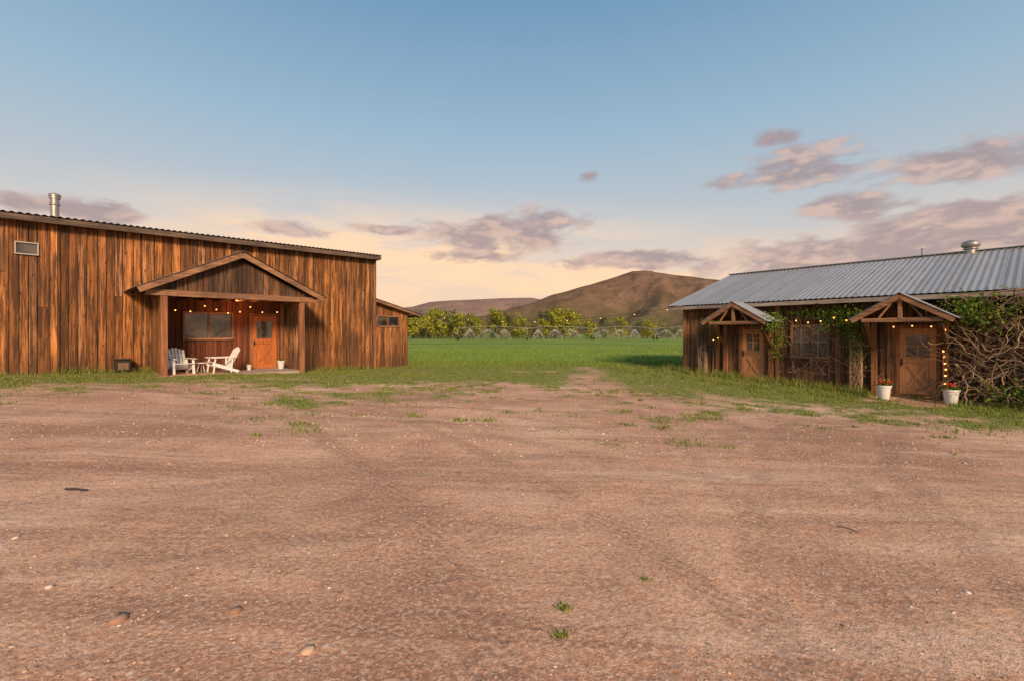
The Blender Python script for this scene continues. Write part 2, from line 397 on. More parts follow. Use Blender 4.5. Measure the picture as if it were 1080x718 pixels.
pts=[]
for i in range(50000):
    y=22.5+36*random.random()**1.4;x=random.uniform(-.55,.8)*y
    if y<27 and random.random()>sst(21,27,y+N2(x,y,.33)*4): continue
    tl,ll=locL(x,y);tr,lr=locR(x,y)
    if (ll>-.06 and tl<6.9) or (lr>-.06 and tr>-7.9): continue
    pts.append((x,y,0,random.uniform(.06,.16)))
blades('crop_field',pts,M['crop'],.035)
# ------------------------------------------------------------------ board walls
def boards(mb,x0,x1,z0,ztop,y,w=.2,th=.03,openings=(),batt=None,bw=.05,axis='x',fix=0,gap=.003):
    x=x0
    while x<x1-.02:
        ww=min(w*random.uniform(.75,1.25),x1-x);xa,xb=x+gap,x+ww-gap
        cuts=[]
        for ox0,ox1,oz0,oz1 in openings:
            if xa<ox1-.01 and xb>ox0+.01: cuts.append((ox0,ox1,oz0,oz1))
        yy=y-random.uniform(0,.012)
        def put(xa,xb,za,zb0,zb1):
            if axis=='x': mb.box(xa,xb,yy,yy+th,za,zb0,za,zb1)
            else:
                mb.add([(fix,xa,za),(fix+th,xa,za),(fix+th,xb,za),(fix,xb,za),(fix,xa,zb0),(fix+th,xa,zb0),(fix+th,xb,zb1),(fix,xb,zb1)],
                  [(0,3,2,1),(4,5,6,7),(0,1,5,4),(1,2,6,5),(2,3,7,6),(3,0,4,7)])
        t0,t1=ztop(xa),ztop(xb)
        if not cuts:
            if axis=='x' and t0-z0>4 and random.random()<.3:
                zj=random.uniform(2.2,3.8);put(xa,xb,z0,zj,zj);put(xa,xb,zj+.008,t0,t1)
            else: put(xa,xb,z0,t0,t1)
        else:
            ox0=min(c[0] for c in cuts);ox1=max(c[1] for c in cuts)
            if xa<ox0: put(xa,ox0,z0,t0,ztop(ox0))
            if xb>ox1: put(ox1,xb,z0,ztop(ox1),t1)
            a,b=max(xa,ox0),min(xb,ox1)
            cz=sorted((c[2],c[3]) for c in cuts);zc=z0
            for q0,q1 in cz:
                if q0>zc+.01: put(a,b,zc,q0,q0)
                zc=max(zc,q1)
            put(a,b,zc,ztop(a),ztop(b))
        if batt is not None and axis=='x' and x>x0+.05:
            bb=bw*random.uniform(.7,1.2);ok=True
            for ox0,ox1,oz0,oz1 in openings:
                if x-bb<ox1 and x+bb>ox0: ok=False
            if ok and random.random()<.75: batt.box(x-bb/2,x+bb/2,y-.038,y-.0125,z0,ztop(x)-.02)
        x+=ww
def window(par,x0,x1,z0,z1,y,n=2,mat=None,fr=.06,proud=.05,name='window'):
    mat=mat or M['frame'];m=MB()
    m.box(x0-fr,x1+fr,y-proud,y+.05,z1,z1+fr);m.box(x0-fr,x1+fr,y-proud-.03,y+.05,z0-fr,z0)
    m.box(x0-fr,x0,y-proud,y+.05,z0+.001,z1-.001);m.box(x1,x1+fr,y-proud,y+.05,z0+.001,z1-.001)
    for i in range(1,n):
        c=x0+(x1-x0)*i/n;m.box(c-.022,c+.022,y-proud+.02,y+.04,z0+.001,z1-.001)
    m.obj(name+'_frame',mat,par,bevel=.004)
    g=MB();g.box(x0+.001,x1-.001,y+.02,y+.03,z0+.001,z1-.001);g.obj(name+'_glass',M['glass'],par)
def door(par,cx,w,z0,h,y,mat,pane,style):
    x0,x1=cx-w/2,cx+w/2;m=MB();n=6
    gz0,gz1=z0+h*.58,z0+h*.9
    for i in range(n):
        a=x0+w*i/n;b=x0+w*(i+1)/n
        m.box(a+.002,b-.002,y,y+.03,z0+.02,gz0-.03)
    t=MB();yy=y-.022
    for a,b,c,d in [(x0,x0+.15,z0+.02,z0+h),(x1-.15,x1,z0+.02,z0+h)]: t.box(a,b,yy,y+.012,c,d)
    for c,d in [(z0+.03,z0+.2),(z0+h*.48,z0+h*.58),(gz1,z0+h-.001)]: t.box(x0+.151,x1-.151,yy+.002,y+.012,c,d)
    if style=='X':
        t.beam((x0+.16,yy+.008,z0+.21),(x1-.16,yy+.008,z0+h*.475),.02,.09,(0,0,1))
        t.beam((x0+.16,yy+.004,z0+h*.475),(x1-.16,yy+.004,z0+.21),.018,.09,(0,0,1))
    m.obj('door_boards',mat,par,bevel=.003);t.obj('door_rails',mat,par,bevel=.004)
    g=MB();g.box(x0+.15,x1-.15,y+.005,y+.012,gz0,gz1);g.obj('door_glass',M['glass'],par)
    if pane:
        q=MB();q.box(cx-.012,cx+.012,y-.01,y+.004,gz0,gz1);q.box(x0+.151,x1-.151,y-.008,y+.003,(gz0+gz1)/2-.012,(gz0+gz1)/2+.012);q.obj('door_muntins',mat,par)
    f=MB();f.box(x0-.1,x0-.005,y-.045,y+.06,z0-.1,z0+h+.1);f.box(x1+.005,x1+.1,y-.045,y+.06,z0-.1,z0+h+.1);f.box(x0-.004,x1+.004,y-.04,y+.06,z0+h+.005,z0+h+.1)
    f.box(x0-.12,x1+.12,y-.2,y+.05,z0-.25,z0)
    f.obj('door_frame',M['trimz'],par,bevel=.005)
    k=MB();k.box(x0+.03,x0+.07,y-.04,y-.0225,z0+.9,z0+1.12);k.tube([(x0+.05,y-.04,z0+1.0),(x0+.05,y-.075,z0+1.0),(x0+.13,y-.075,z0+1.0)],.011,6);k.obj('door_handle',M['black'],par)
# ================================================================== LEFT BARN
LB=empty('wooden_barn',(PL.x,PL.y,0),AL)
XL0,XL1=-15,4.72
topL=lambda x:5.0+.017*x
bm,bt=MB(),MB()
opL=[(-6.54,-6.12,3.9,4.2),(-3.46,.62,-1,2.96)]
boards(bm,XL0,XL1,-.7,topL,0,.21,.03,opL,bt,.055,gap=.008)
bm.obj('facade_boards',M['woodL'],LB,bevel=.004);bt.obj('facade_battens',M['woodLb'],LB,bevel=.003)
pm=MB()
boards(pm,-3.46,.62,-.3,lambda x:2.96,.0,.17,.03,[(-2.56,-1.14,1.45,2.3),(-.44,.44,-1,2.3)],gap=.005)
pm.obj('porch_back_boards',M['porchin'],LB,bevel=.003)
c=MB();c.box(XL0+.1,XL1-.04,.06,12,-.7,topL(XL0)-.2,-.7,topL(XL1)-.08);c.obj('barn_light_block',M['dark'],LB)  # dark box added behind the boards to stop light leaks
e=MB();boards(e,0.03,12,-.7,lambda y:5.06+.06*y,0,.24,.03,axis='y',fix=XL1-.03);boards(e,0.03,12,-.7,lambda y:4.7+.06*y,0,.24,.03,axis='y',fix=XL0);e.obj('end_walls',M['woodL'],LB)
cb=MB();cb.box(XL1-.10,XL1+.03,-.06,-.04,-.7,topL(XL1)-.03);cb.obj('corner_board',M['trimz'],LB,bevel=.004)
r=MB();r.corr((XL0-.3,-.42,topL(XL0)+.10),(XL1+.12-XL0+.3,0,.017*(XL1-XL0+.42)),(0,13,.95),.16,.02,2);r.obj('roof_sheets',M['roofL'],LB)
r=MB();r.box(XL0-.28,XL1+.1,-.38,-.34,topL(XL0)-.10,topL(XL0)+.065,topL(XL1)-.10,topL(XL1)+.065)
r.box(XL0-.28,XL1+.09,-.338,-.01,topL(XL0)-.04,topL(XL0)+.0,topL(XL1)-.04,topL(XL1)+.0)
r.box(XL1+.04,XL1+.095,-.335,12.4,topL(XL1)-.1,topL(XL1)+.04);r.obj('roof_fascia',wood('fascia_grey',(.20,.14,.10),(.12,.08,.06),(.04,.03,.025),.4,'x'),LB)
window(LB,-6.54,-6.12,3.9,4.2,0,1,M['frame'],.035,.045,'vent_window')
window(LB,-2.56,-1.14,1.45,2.3,0,2,M['trim'],.07,.05,'porch_window')
door(LB,0,.86,.24,2.03,.01,M['doorL'],False,'X')
ch=MB();cx,cy=-5.74,1.0
ch.lathe([(.105,4.9),(.105,5.90)],20,(cx,cy,0));ch.lathe([(.11,5.6),(.125,5.61),(.125,5.66),(.11,5.67)],20,(cx,cy,0));ch.lathe([(.145,5.88),(.145,5.95),(.0,6.0)],20,(cx,cy,0));ch.lathe([(.24,5.04),(.11,5.25)],20,(cx,cy,0));ch.lathe([(.13,5.81),(.13,5.95)],20,(cx,cy,0))
ch.obj('chimney_pipe',M['steel'],LB,True)
pf=MB()
pf.box(-3.42,.60,-2.02,-.02,-.2,.27);pf.obj('porch_slab',M['concrete'],LB,bevel=.01)
po=MB()
for x in(-3.46,.62): po.box(x-.085,x+.085,-2.08,-1.92,-.3,2.74);
po.box(.55,.65,-.12,-.04,-.3,2.74);po.obj('porch_posts',M['trimz'],LB,bevel=.008)
pb=MB();pb.box(-3.9,1.1,-2.09,-1.93,2.745,2.93);pb.obj('porch_beam',M['trim'],LB,bevel=.008)
pb=MB()
for x in(-3.46,.62): pb.box(x-.06,x+.06,-1.925,-.04,2.75,2.9)
for x in np.arange(-3.1,.5,.5): pb.box(x-.03,x+.03,-1.92,-.05,2.76,2.88)
for sgn,ex in((-1,-4.02),(1,1.23)):
    for yy in(-1.4,-.8,-.25): pb.beam((-1.395,yy,4.12),(ex,yy,2.84),.05,.1,(0,1,0))
pb.obj('porch_rafters',M['trimy'],LB)
ce=MB()
x=-3.38
while x<.5: ce.box(x,x+.145,-1.92,-.045,2.905,2.925);x+=.15
ce.obj('porch_ceiling',M['porchin'],LB)
sd=MB();boards(sd,-1.9,-.03,-.3,lambda y:2.75,0,.2,.03,axis='y',fix=-3.49);sd.obj('porch_side_boards',M['woodL'],LB)
pe=MB();boards(pe,-3.85,1.06,2.935,lambda x:max(2.94,4.10-abs(x+1.395)*.497),-1.99,.14,.03,gap=.006);pe.obj('porch_gable_boards',M['woodR'],LB,bevel=.003)
fa=MB();apx=(-1.395,-2.3,4.2)
fa.beam((-4.1,-2.31,2.87),apx,.045,.17,(0,0,1));fa.beam((1.31,-2.31,2.87),apx,.045,.17,(0,0,1))
fa.obj('porch_rake_boards',M['trim'],LB,bevel=.005)
pr=MB();pr.corr((-1.395,-2.36,4.33),(0,2.36,0),(-2.82,0,-1.40),.12,.012);pr.corr((-1.395,-2.36,4.33),(0,2.36,0),(2.82,0,-1.40),.12,.012)
pr.obj('porch_roof_sheets',M['roofL'],LB)
pr=MB();pr.beam((-4.13,-1.16,2.92),(-1.395,-1.16,4.285),2.26,.03,(0,0,1));pr.beam((1.34,-1.16,2.92),(-1.395,-1.16,4.285),2.26,.03,(0,0,1));pr.obj('porch_roof_decking',M['trimy'],LB)
def bulbs(name,path_pts,step,par,r=.028,drop=.06,mat=None):
    w=MB();b=MB();P=[Vector(p) for p in path_pts];w.tube(P,.006,4)
    acc=0
    for i in range(len(P)-1):
        L=(P[i+1]-P[i]).length;s=step-acc
        while s<=L:
            q=P[i].lerp(P[i+1],s/L);w.tube([q,q-Vector((0,0,drop*.6))],.012,5);b.ico(q-Vector((0,0,drop)),r);s+=step*random.uniform(.8,1.2)
        acc=max(0,(L-(s-step)))
    e=empty(name,parent=par);w.obj('cable',M['black'],e);b.obj('bulbs',mat or M['bulb'],e,True);return e
def sag(a,b,s,n=10):
    a=Vector(a);b=Vector(b);return [a.lerp(b,i/n)-Vector((0,0,s*4*(i/n)*(1-i/n))) for i in range(n+1)]
bulbs('porch_string_lights',sag((-3.3,-.5,2.65),(-2,-.3,2.65),.25)+sag((-1.9,-.3,2.65),(-.6,-.3,2.65),.25)+sag((-.5,-.3,2.65),(.5,-.5,2.6),.2),.45,LB,.022)
lp=MB();lp.lathe([(.0,2.90),(.09,2.90),(.11,2.80),(.10,2.78)],14,(-1.2,-.9,0));lp.obj('porch_lamp_shade',M['black'],LB)
lp=MB();lp.ico((-1.2,-.9,2.79),.04);lp.obj('porch_lamp_bulb',M['bulb'],LB)
ld=bpy.data.lights.new('porch_lamp_light','POINT');ld.energy=26;ld.color=(1,.38,.13);ld.shadow_soft_size=.08
lo=bpy.data.objects.new('porch_lamp_light',ld);S.collection.objects.link(lo);lo.parent=LB;lo.location=(-1.2,-.9,2.62)
ub=empty('utility_box',(-4.25,-.35,0),0,LB)  # small black utility box on legs by the wall
u=MB();u.box(-.19,.19,-.14,.14,.42,.78);u.box(-.22,.22,-.17,.17,.781,.81)
for sx in(-.16,.16):
    for sy in(-.11,.11): u.box(sx-.02,sx+.02,sy-.02,sy+.02,.2,.42)
u.obj('box',M['black'],ub,bevel=.008)
u=MB();u.box(-.13,.13,-.155,-.142,.48,.7);u.obj('front_panel',simple('rusty_panel',(.16,.09,.06),.7),ub)
am=MB();ab=MB();topA=lambda x:3.12-.26*(x-4.72)
boards(am,4.74,6.66,-.5,topA,.25,.2,.03,[(4.98,6.1,1.97,2.4)],ab,.05,gap=.006)
boards(am,.29,5,-.5,lambda y:2.6,0,.2,.03,axis='y',fix=6.63);am.obj('annex_boards',M['woodL'],LB,bevel=.003);ab.obj('annex_battens',M['woodLb'],LB)
window(LB,4.98,6.1,1.97,2.4,.25,2,M['trim'],.05,.04,'annex_window')
c=MB();c.box(4.76,6.6,.31,5,-.5,2.95,-.5,2.5);c.obj('annex_light_block',M['dark'],LB)  # added dark backing, keeps light from leaking through the annex
ar=MB();ar.corr((4.74,-.1,3.22),(0,5.4,0),(2.5,0,-.65),.15,.018);ar.obj('annex_roof',M['roofL'],LB)
ar=MB();ar.beam((4.74,-.06,3.13),(7.22,-.06,2.485),.04,.12);ar.box(7.18,7.22,-.03,5.2,2.42,2.54);ar.obj('annex_fascia',M['trim'],LB)
# ================================================================== RIGHT BARN
RB=empty('long_barn_with_metal_roof',(PR.x,PR.y,0),AR)
XR0,XR1=-7.71,12
bm,bt=MB(),MB()
zB=-.30;zA=-.18
opR=[(-.44,.44,-1,zB+2.07),(-4.86-.41,-4.86+.41,-1,zA+1.97),(-3.45,-2.38,.80,1.84)]
boards(bm,XR0,XR1,-.9,lambda x:2.86,0,.22,.03,opR,bt,.07,gap=.008)
bm.obj('facade_boards',M['woodR'],RB,bevel=.004);bt.obj('facade_battens',M['woodR'],RB,bevel=.003)
ts=MB();ts.box(XR0,-5.5,-.06,-.042,-.35,-.12);ts.box(-4.2,-.62,-.06,-.042,-.45,-.22);ts.box(.62,XR1,-.06,-.042,-.6,-.35);ts.obj('base_plank',M['trim'],RB,bevel=.004)
ts=MB()
for x in(XR0+.05,-6.2,-3.95,-2.05,1.5,3.6,6): ts.box(x-.08,x+.08,-.075,-.0425,-.9,2.7)
ts.box(XR0,XR1,-.1,-.0765,2.62,2.80);ts.obj('wall_timbers',M['trimz'],RB,bevel=.005)
c=MB();c.box(XR0+.05,XR1-.05,.06,11,-.9,2.8);c.add([(XR0+.06,.06,2.79),(XR0+.06,11,2.79),(XR0+.06,5.55,4.45),(XR1-.06,.06,2.79),(XR1-.06,11,2.79),(XR1-.06,5.55,4.45)],[(0,2,1),(3,4,5),(0,3,5,2),(1,2,5,4)]);c.obj('barn_light_block',M['dark'],RB)  # dark filler added inside so no light leaks between boards
e=MB();boards(e,.03,11.1,-.9,lambda y:2.82+1.72*(1-abs(y-5.55)/5.55),0,.24,.03,axis='y',fix=XR0);boards(e,.03,11.1,-.9,lambda y:2.82+1.72*(1-abs(y-5.55)/5.55),0,.24,.03,axis='y',fix=XR1-.03);e.obj('gable_walls',M['woodR'],RB)
r=MB();X0=XR0-.5;LX=XR1+.5-X0
r.corr((X0,-.55,2.80),(LX,0,0),(0,6.1,1.86),.17,.010,3);r.corr((X0,11.65,2.80),(LX,0,0),(0,-6.1,1.86),.17,.010,3);r.obj('roof_sheets',M['roofR'],RB)
r=MB();r.beam((X0-.02,5.55,4.70),(XR1+.5,5.55,4.70),.34,.03);r.obj('ridge_cap',M['roofR'],RB,bevel=.01)
r=MB();r.box(X0+.03,XR1+.45,-.50,-.46,2.62,2.765);r.beam((X0+.02,-.5,2.73),(X0+.02,5.55,4.58),.04,.16);r.beam((X0+.02,11.6,2.73),(X0+.02,5.55,4.58),.04,.16)
r.obj('roof_fascia',wood('fascia_pale',(.42,.36,.31),(.30,.25,.22),(.12,.09,.075),.3,'x'),RB)
r=MB()
for x in np.arange(XR0+.1,XR1,.6): r.beam((x,-.45,2.70),(x,.0,2.835),.05,.11)
r.obj('rafter_tails',M['trimy'],RB)
window(RB,-3.45,-2.38,.80,1.84,0,2,M['trim'],.08,.06,'wall_window')
q=MB();q.box(-3.44,-2.94,-.035,.015,1.3,1.33);q.box(-2.89,-2.39,-.035,.015,1.3,1.33)
for x in(-3.18,-2.65): q.box(x-.012,x+.012,-.034,.014,.801,1.299);q.box(x-.012,x+.012,-.034,.014,1.331,1.839)
q.obj('window_muntins',M['frame'],RB)
door(RB,0,.86,zB,2.06,.01,M['doorR'],True,'X');door(RB,-4.86,.80,zA,1.95,.01,M['doorR'],True,'X')
v=MB();vc=(.75,5.45,0);v.lathe([(.15,4.5),(.15,4.88)],20,vc);v.lathe([(.18,4.82),(.26,4.86),(.27,4.95),(.24,5.02),(.1,5.08),(0,5.09)],20,vc);v.lathe([(.22,4.76),(.22,4.79),(.15,4.80)],20,vc);v.lathe([(.18,4.82),(.0,4.82)],20,vc);v.obj('roof_vent',M['steel'],RB,True)
v=MB();v.tube([(-.6,5.3,4.6),(-.6,5.3,4.95)],.015,6);v.tube([(-.66,5.3,4.92),(-.54,5.3,4.96)],.01,5);v.obj('vent_pipe',M['black'],RB)
def awning(par,cx,zf):
    a=empty('door_awning',(cx,0,0),0,par);hw=1.16;pj=1.5;ze=2.0;za=2.72
    f=MB();f.beam((-hw,-pj,ze-.02),(0,-pj,za-.03),.045,.15);f.beam((hw,-pj,ze-.02),(0,-pj,za-.03),.045,.15)
    f.obj('rake_boards',M['trim'],a,bevel=.005)
    f=MB();f.box(-.92,.92,-pj+.06,-pj+.17,ze-.06,ze+.06);f.beam((0,-pj+.11,ze+.06),(0,-pj+.11,za-.08),.1,.1)
    f.beam((-.5,-pj+.11,ze+.06),(-.2,-pj+.11,za-.22),.05,.08,(0,1,0));f.beam((.5,-pj+.11,ze+.06),(.2,-pj+.11,za-.22),.05,.08,(0,1,0));f.obj('truss',M['trim'],a,bevel=.006)
    f=MB()
    for sx in(-.85,.85):
        f.box(sx-.06,sx+.06,-pj+.175,-.08,ze-.05,ze+.06)
        f.beam((sx,-.12,ze-.95),(sx,-pj+.3,ze-.06),.1,.1,(1,0,0))
    f.box(-.05,.05,-pj+.18,-.04,za-.17,za-.07);f.obj('brackets',M['trimy'],a,bevel=.006)
    f=MB()
    for sx in(-.85,.85): f.box(sx-.07,sx+.07,-.20,-.08,zf-.3,ze+.06)
    f.obj('wall_posts',M['trimz'],a,bevel=.006)
    f=MB();f.beam((-hw-.03,-pj/2,ze+.03),(0,-pj/2,za+.035),pj-.03,.025);f.beam((hw+.03,-pj/2,ze+.03),(0,-pj/2,za+.035),pj-.03,.025);f.obj('decking',M['trimy'],a)
    f=MB();f.corr((0,-pj-.05,za+.075),(0,pj+.05,0),(-hw-.08,0,-(za-ze)-.045),.12,.012);f.corr((0,-pj-.05,za+.075),(0,pj+.05,0),(hw+.08,0,-(za-ze)-.045),.12,.012);f.obj('roof_sheets',M['roofR'],a)
awning(RB,-.2,zB);awning(RB,-5.0,zA)
bulbs('wall_string_lights',sag((-3.6,-.35,2.3),(-2.2,-.35,2.2),.2)+sag((-2.1,-.35,2.2),(-1.4,-.4,2.2),.1),.4,RB,.022)
bulbs('wall_string_lights',[(.62,-.25,0),(.66,-.25,.6),(.60,-.25,1.2),(.64,-.25,1.8)],.2,RB,.026)
bulbs('wall_string_lights',[(-.95,-.3,1.85),(0,-.3,1.9),(.6,-.3,1.85)],.42,RB,.02)
bulbs('wall_string_lights',[(-6.4,-.2,2.0),(-6.3,-.2,1.2),(-5.9,-.2,1.9)],.6,RB,.02)
x1,y1=wL(7.0,0);x2,y2=wR(-8.1,-.45)
bulbs('festoon_lights',sag((x1,y1,2.6),(x2,y2,2.72),.45,24),1.5,None,.026,.06,M['bulbdim'])
# ------------------------------------------------------------------ vines, ivy
def tangle(name,par,x0,x1,y0,y1,zfun0,zfun1,n,steps,r,mat,upbias=.3,droop=0):
    m=MB()
    for i in range(n):
        x=random.uniform(x0,x1);y=random.uniform(y0,y1);z=random.uniform(zfun0(x),zfun1(x))
        a=random.uniform(0,6.28);p=Vector((x,y,z));P=[p.copy()];d=Vector((math.cos(a),random.uniform(-.3,.3),math.sin(a)+upbias)).normalized()
        for s in range(steps):
            d=(d+Vector((random.gauss(0,.35),random.gauss(0,.2),random.gauss(0,.35)-droop))).normalized()
            p=p+d*random.uniform(.08,.16)
            p.y=max(y0,min(y1,p.y))
            if droop: p.x=max(x0,min(x1,p.x))
            p.z=max(zfun0(p.x)-.1,min(zfun1(p.x)+.15,p.z));P.append(p.copy())
        m.tube(P,random.uniform(r*.5,r*1.3),3,False)
    return m.obj(name,mat,par)
def leaves(name,par,cl,mat,size=.07):
    V=[];F=[];k=0
    for cx,cy,cz,rx,ry,rz,n in cl:
        for i in range(n):
            p=np.array([random.gauss(cx,rx),min(-.08,random.gauss(cy,ry)) if par.name.startswith(('dry','ivy')) else random.gauss(cy,ry),random.gauss(cz,rz)])
            a=np.random.normal(size=3);a/=np.linalg.norm(a);b=np.cross(a,np.random.normal(size=3));b/=np.linalg.norm(b)
            s=size*random.uniform(.5,1.2)
            V+=[p-a*s*.6,p+b*s*.4,p+a*s*.6,p-b*s*.4];F.append((k,k+1,k+2,k+3));k+=4
    return tri_mesh(name,V,F,mat,par)
dv=empty('dry_climbing_vine',(0,0,0),0,RB)
tangle('stems',dv,.95,5.5,-.85,-.12,lambda x:-.45,lambda x:2.65-.08*abs(x-2.5),680,14,.012,M['vine'])
leaves('leaves',dv,[(1.2,-.75,2.25,.34,.25,.22,700),(1.8,-.6,2.1,.35,.2,.3,260),(2.6,-.6,2.4,.4,.15,.15,260),(3.0,-.5,1.2,1.2,.2,.7,300),(2.2,-.8,.0,.5,.25,.18,450)],M['ivy'],.09)
dv=empty('ivy',(0,0,0),0,RB)
tangle('stems',dv,-4.3,-1.3,-.25,-.1,lambda x:.3,lambda x:2.5,60,14,.007,M['vine'])
leaves('leaves',dv,[(-1.9,-.25,2.05,.3,.12,.3,700),(-2.3,-.2,2.35,.5,.1,.12,260),(-1.5,-.3,1.5,.15,.1,.5,330),(-3.75,-1.1,2.0,.16,.25,.16,260),(-3.9,-.3,1.5,.14,.1,.5,330),(-3.0,-.2,2.3,.4,.1,.08,120),(-5.9,-1.3,2.05,.18,.12,.08,60),(-6.3,-.2,1.6,.12,.1,.4,120)],M['ivy'],.08)
for cx,zt in((-1.5,1.5),(-6.75,1.35)):
    dv=empty('dried_vine_bundle',(cx,-.25,0),0,RB)
    tangle('stems',dv,-.15,.15,-.1,.1,lambda x:-.3,lambda x,zt=zt:zt-abs(x)*2,160,9,.007,M['straw'],.0,.25)
b=empty('leafy_bush',(0,0,0),0,RB);tangle('stems',b,2.6,3.3,-1.6,-1.2,lambda x:-.5,lambda x:-.2,20,4,.008,M['vine'])
leaves('leaves',b,[(2.95,-1.4,-.27,.28,.22,.11,420)],M['ivy'],.09)
def planter(x,y,s=1,base=None):
    e=empty('flower_planter',(x,y,(gz(x,y)-.01) if base is None else base),0)
    m=MB();m.lathe([(0,0),(.115*s,0),(.125*s,.02*s),(.165*s,.36*s),(.185*s,.37*s),(.185*s,.42*s),(.165*s,.42*s),(.155*s,.38*s)],28);m.obj('pot',M['pot'],e,True).modifiers.new('e','EDGE_SPLIT').split_angle=R(40)
    m=MB();m.lathe([(.158*s,.385*s),(0,.40*s)],20);m.obj('soil',M['soil'],e)
    leaves('leaves',e,[(0,0,.46*s,.09*s,.09*s,.05*s,160)],M['ivy'],.06*s)
    leaves('flowers',e,[(0,0,.53*s,.08*s,.08*s,.035*s,70)],M['redfl'],.05*s)
for px,d in((932,13.6),(1003,12.9)): planter((px-540)/480*d,d,1.05)
x,y=wL(.34,-.75);planter(x,y,.75,.27);x,y=wL(-.72,-.6);planter(x,y,.5,.27)
def chair(x,y,z,rz):
    e=empty('lawn_chair',(x,y,z),rz);m=MB()
    for sy in(-.27,.27):
        m.beam((.36,sy,0),(.30,sy,.50),.035,.07,(0,1,0));m.beam((.38,sy,.33),(-.42,sy,.04),.03,.10)
        m.beam((-.18,sy,.02),(-.22,sy,.52),.035,.06,(0,1,0));m.box(-.34,.42,sy-.055,sy+.055,.52,.545)
    m.obj('frame',M['white'],e,bevel=.006);m=MB()
    for i in range(7):
        t=i/6;m.beam((.38-.56*t,-.26,.39-.205*t),(.38-.56*t,.26,.39-.205*t),.07,.02)
    for i in range(6):
        yy=-.215+i*.086;m.beam((-.17,yy,.20),(-.46-.015*(2.5-abs(i-2.5)),yy*1.12,.80+.035*(2.5-abs(i-2.5))),.02,.072,(0,1,0))
    m.beam((-.24,-.27,.34),(-.24,.27,.34),.02,.06);m.beam((-.385,-.27,.64),(-.385,.27,.64),.02,.05)
    m.obj('slats',M['white'],e,bevel=.004)
x,y=wL(-2.95,-1.35);chair(x,y,.27,R(-35))
x,y=wL(-1.75,-1.3);chair(x,y,.27,R(-128))
x,y=wL(-2.3,-1.0);e=empty('side_table',(x,y,.27),0)
m=MB();m.lathe([(0,.34),(.18,.34),(.185,.35),(.18,.365),(0,.365)],20);m.obj('top',M['white'],e)
m=MB()
for k in range(3):
    a=k*2.09;m.tube([(.15*math.cos(a),.15*math.sin(a),0),(.05*math.cos(a),.05*math.sin(a),.34)],.011,6)
m.obj('legs',M['white'],e)
# ------------------------------------------------------------------ distant trees
VA={'A':([],[]),'B':([],[]),'C':([],[])};trunks=MB()
def tree(x,y,h,kind,wide=.42,n=420):
    Vv,Ff=VA[kind];trunks.tube([(x,y,-.1),(x+.1,y,h*.25),(x,y,h*.6)],[h*.025,h*.02,h*.008],5)
    lobes=[]
    for i in range(13):
        a=random.uniform(0,6.28);zz=random.uniform(.12,.86);rr=wide*h*.5*(1-abs(zz-.45)*.9)*random.uniform(.2,1)
        lobes.append((x+math.cos(a)*rr,y+math.sin(a)*rr,zz*h,h*random.uniform(.11,.18)))
    n_=len(Vv);L=np.array([random.choice(lobes) for i in range(n)])
    d=np.random.normal(size=(n,3));d/=np.linalg.norm(d,axis=1)[:,None]
    p=L[:,:3]+d*L[:,3:4]*np.random.uniform(.5,1.1,(n,1));p[:,2]=np.maximum(p[:,2],.15)
    a=np.random.normal(size=(n,3));a/=np.linalg.norm(a,axis=1)[:,None];b=np.cross(a,d);b/=np.maximum(1e-6,np.linalg.norm(b,axis=1))[:,None]
    s=(h*.028*np.random.uniform(.5,1.4,(n,1)));Q=np.stack([p-a*s,p+b*s,p+a*s,p-b*s],1).reshape(-1,3)
    Vv+=list(Q);Ff+=[(n_+4*i,n_+4*i+1,n_+4*i+2,n_+4*i+3) for i in range(n)]
for i in range(130):
    y=random.uniform(155,200);px=random.uniform(405,860);x=(px-540)/480*y
    env=9.6 if px<615 else (7.4 if px<700 else 4.8)
    h=random.choice([.5,.65,.8,.95,1.1])*random.uniform(.9,1.1)*env*y/170
    tree(x,y,h,random.choice('ABBC') if px<620 else random.choice('BBCA'),random.uniform(.5,.9),460)
for px,d,h in((437,146,9.6),(449,150,8.2),(463,152,11),(486,148,9.8),(503,150,7.6),(524,150,10.8),(546,150,9.2),(588,150,11.2),(601,152,10.4),(573,150,7.6),(622,150,8),(655,150,7.4),(683,150,6.4)):
    tree((px-540)/480*d,d,h,'A',.75,900)
for i in range(150):
    y=random.uniform(146,154);x=random.uniform(-50,90);tree(x,y,random.uniform(1.4,4.0),random.choice('ABBC'),1.3,140)
dt=empty('distant_trees')
for k,mm in(('A',M['treeA']),('B',M['treeB']),('C',M['treeC'])): tri_mesh('foliage_'+k,np.array(VA[k][0]),VA[k][1],mm,dt)
trunks.obj('trunks',M['bark'],dt)
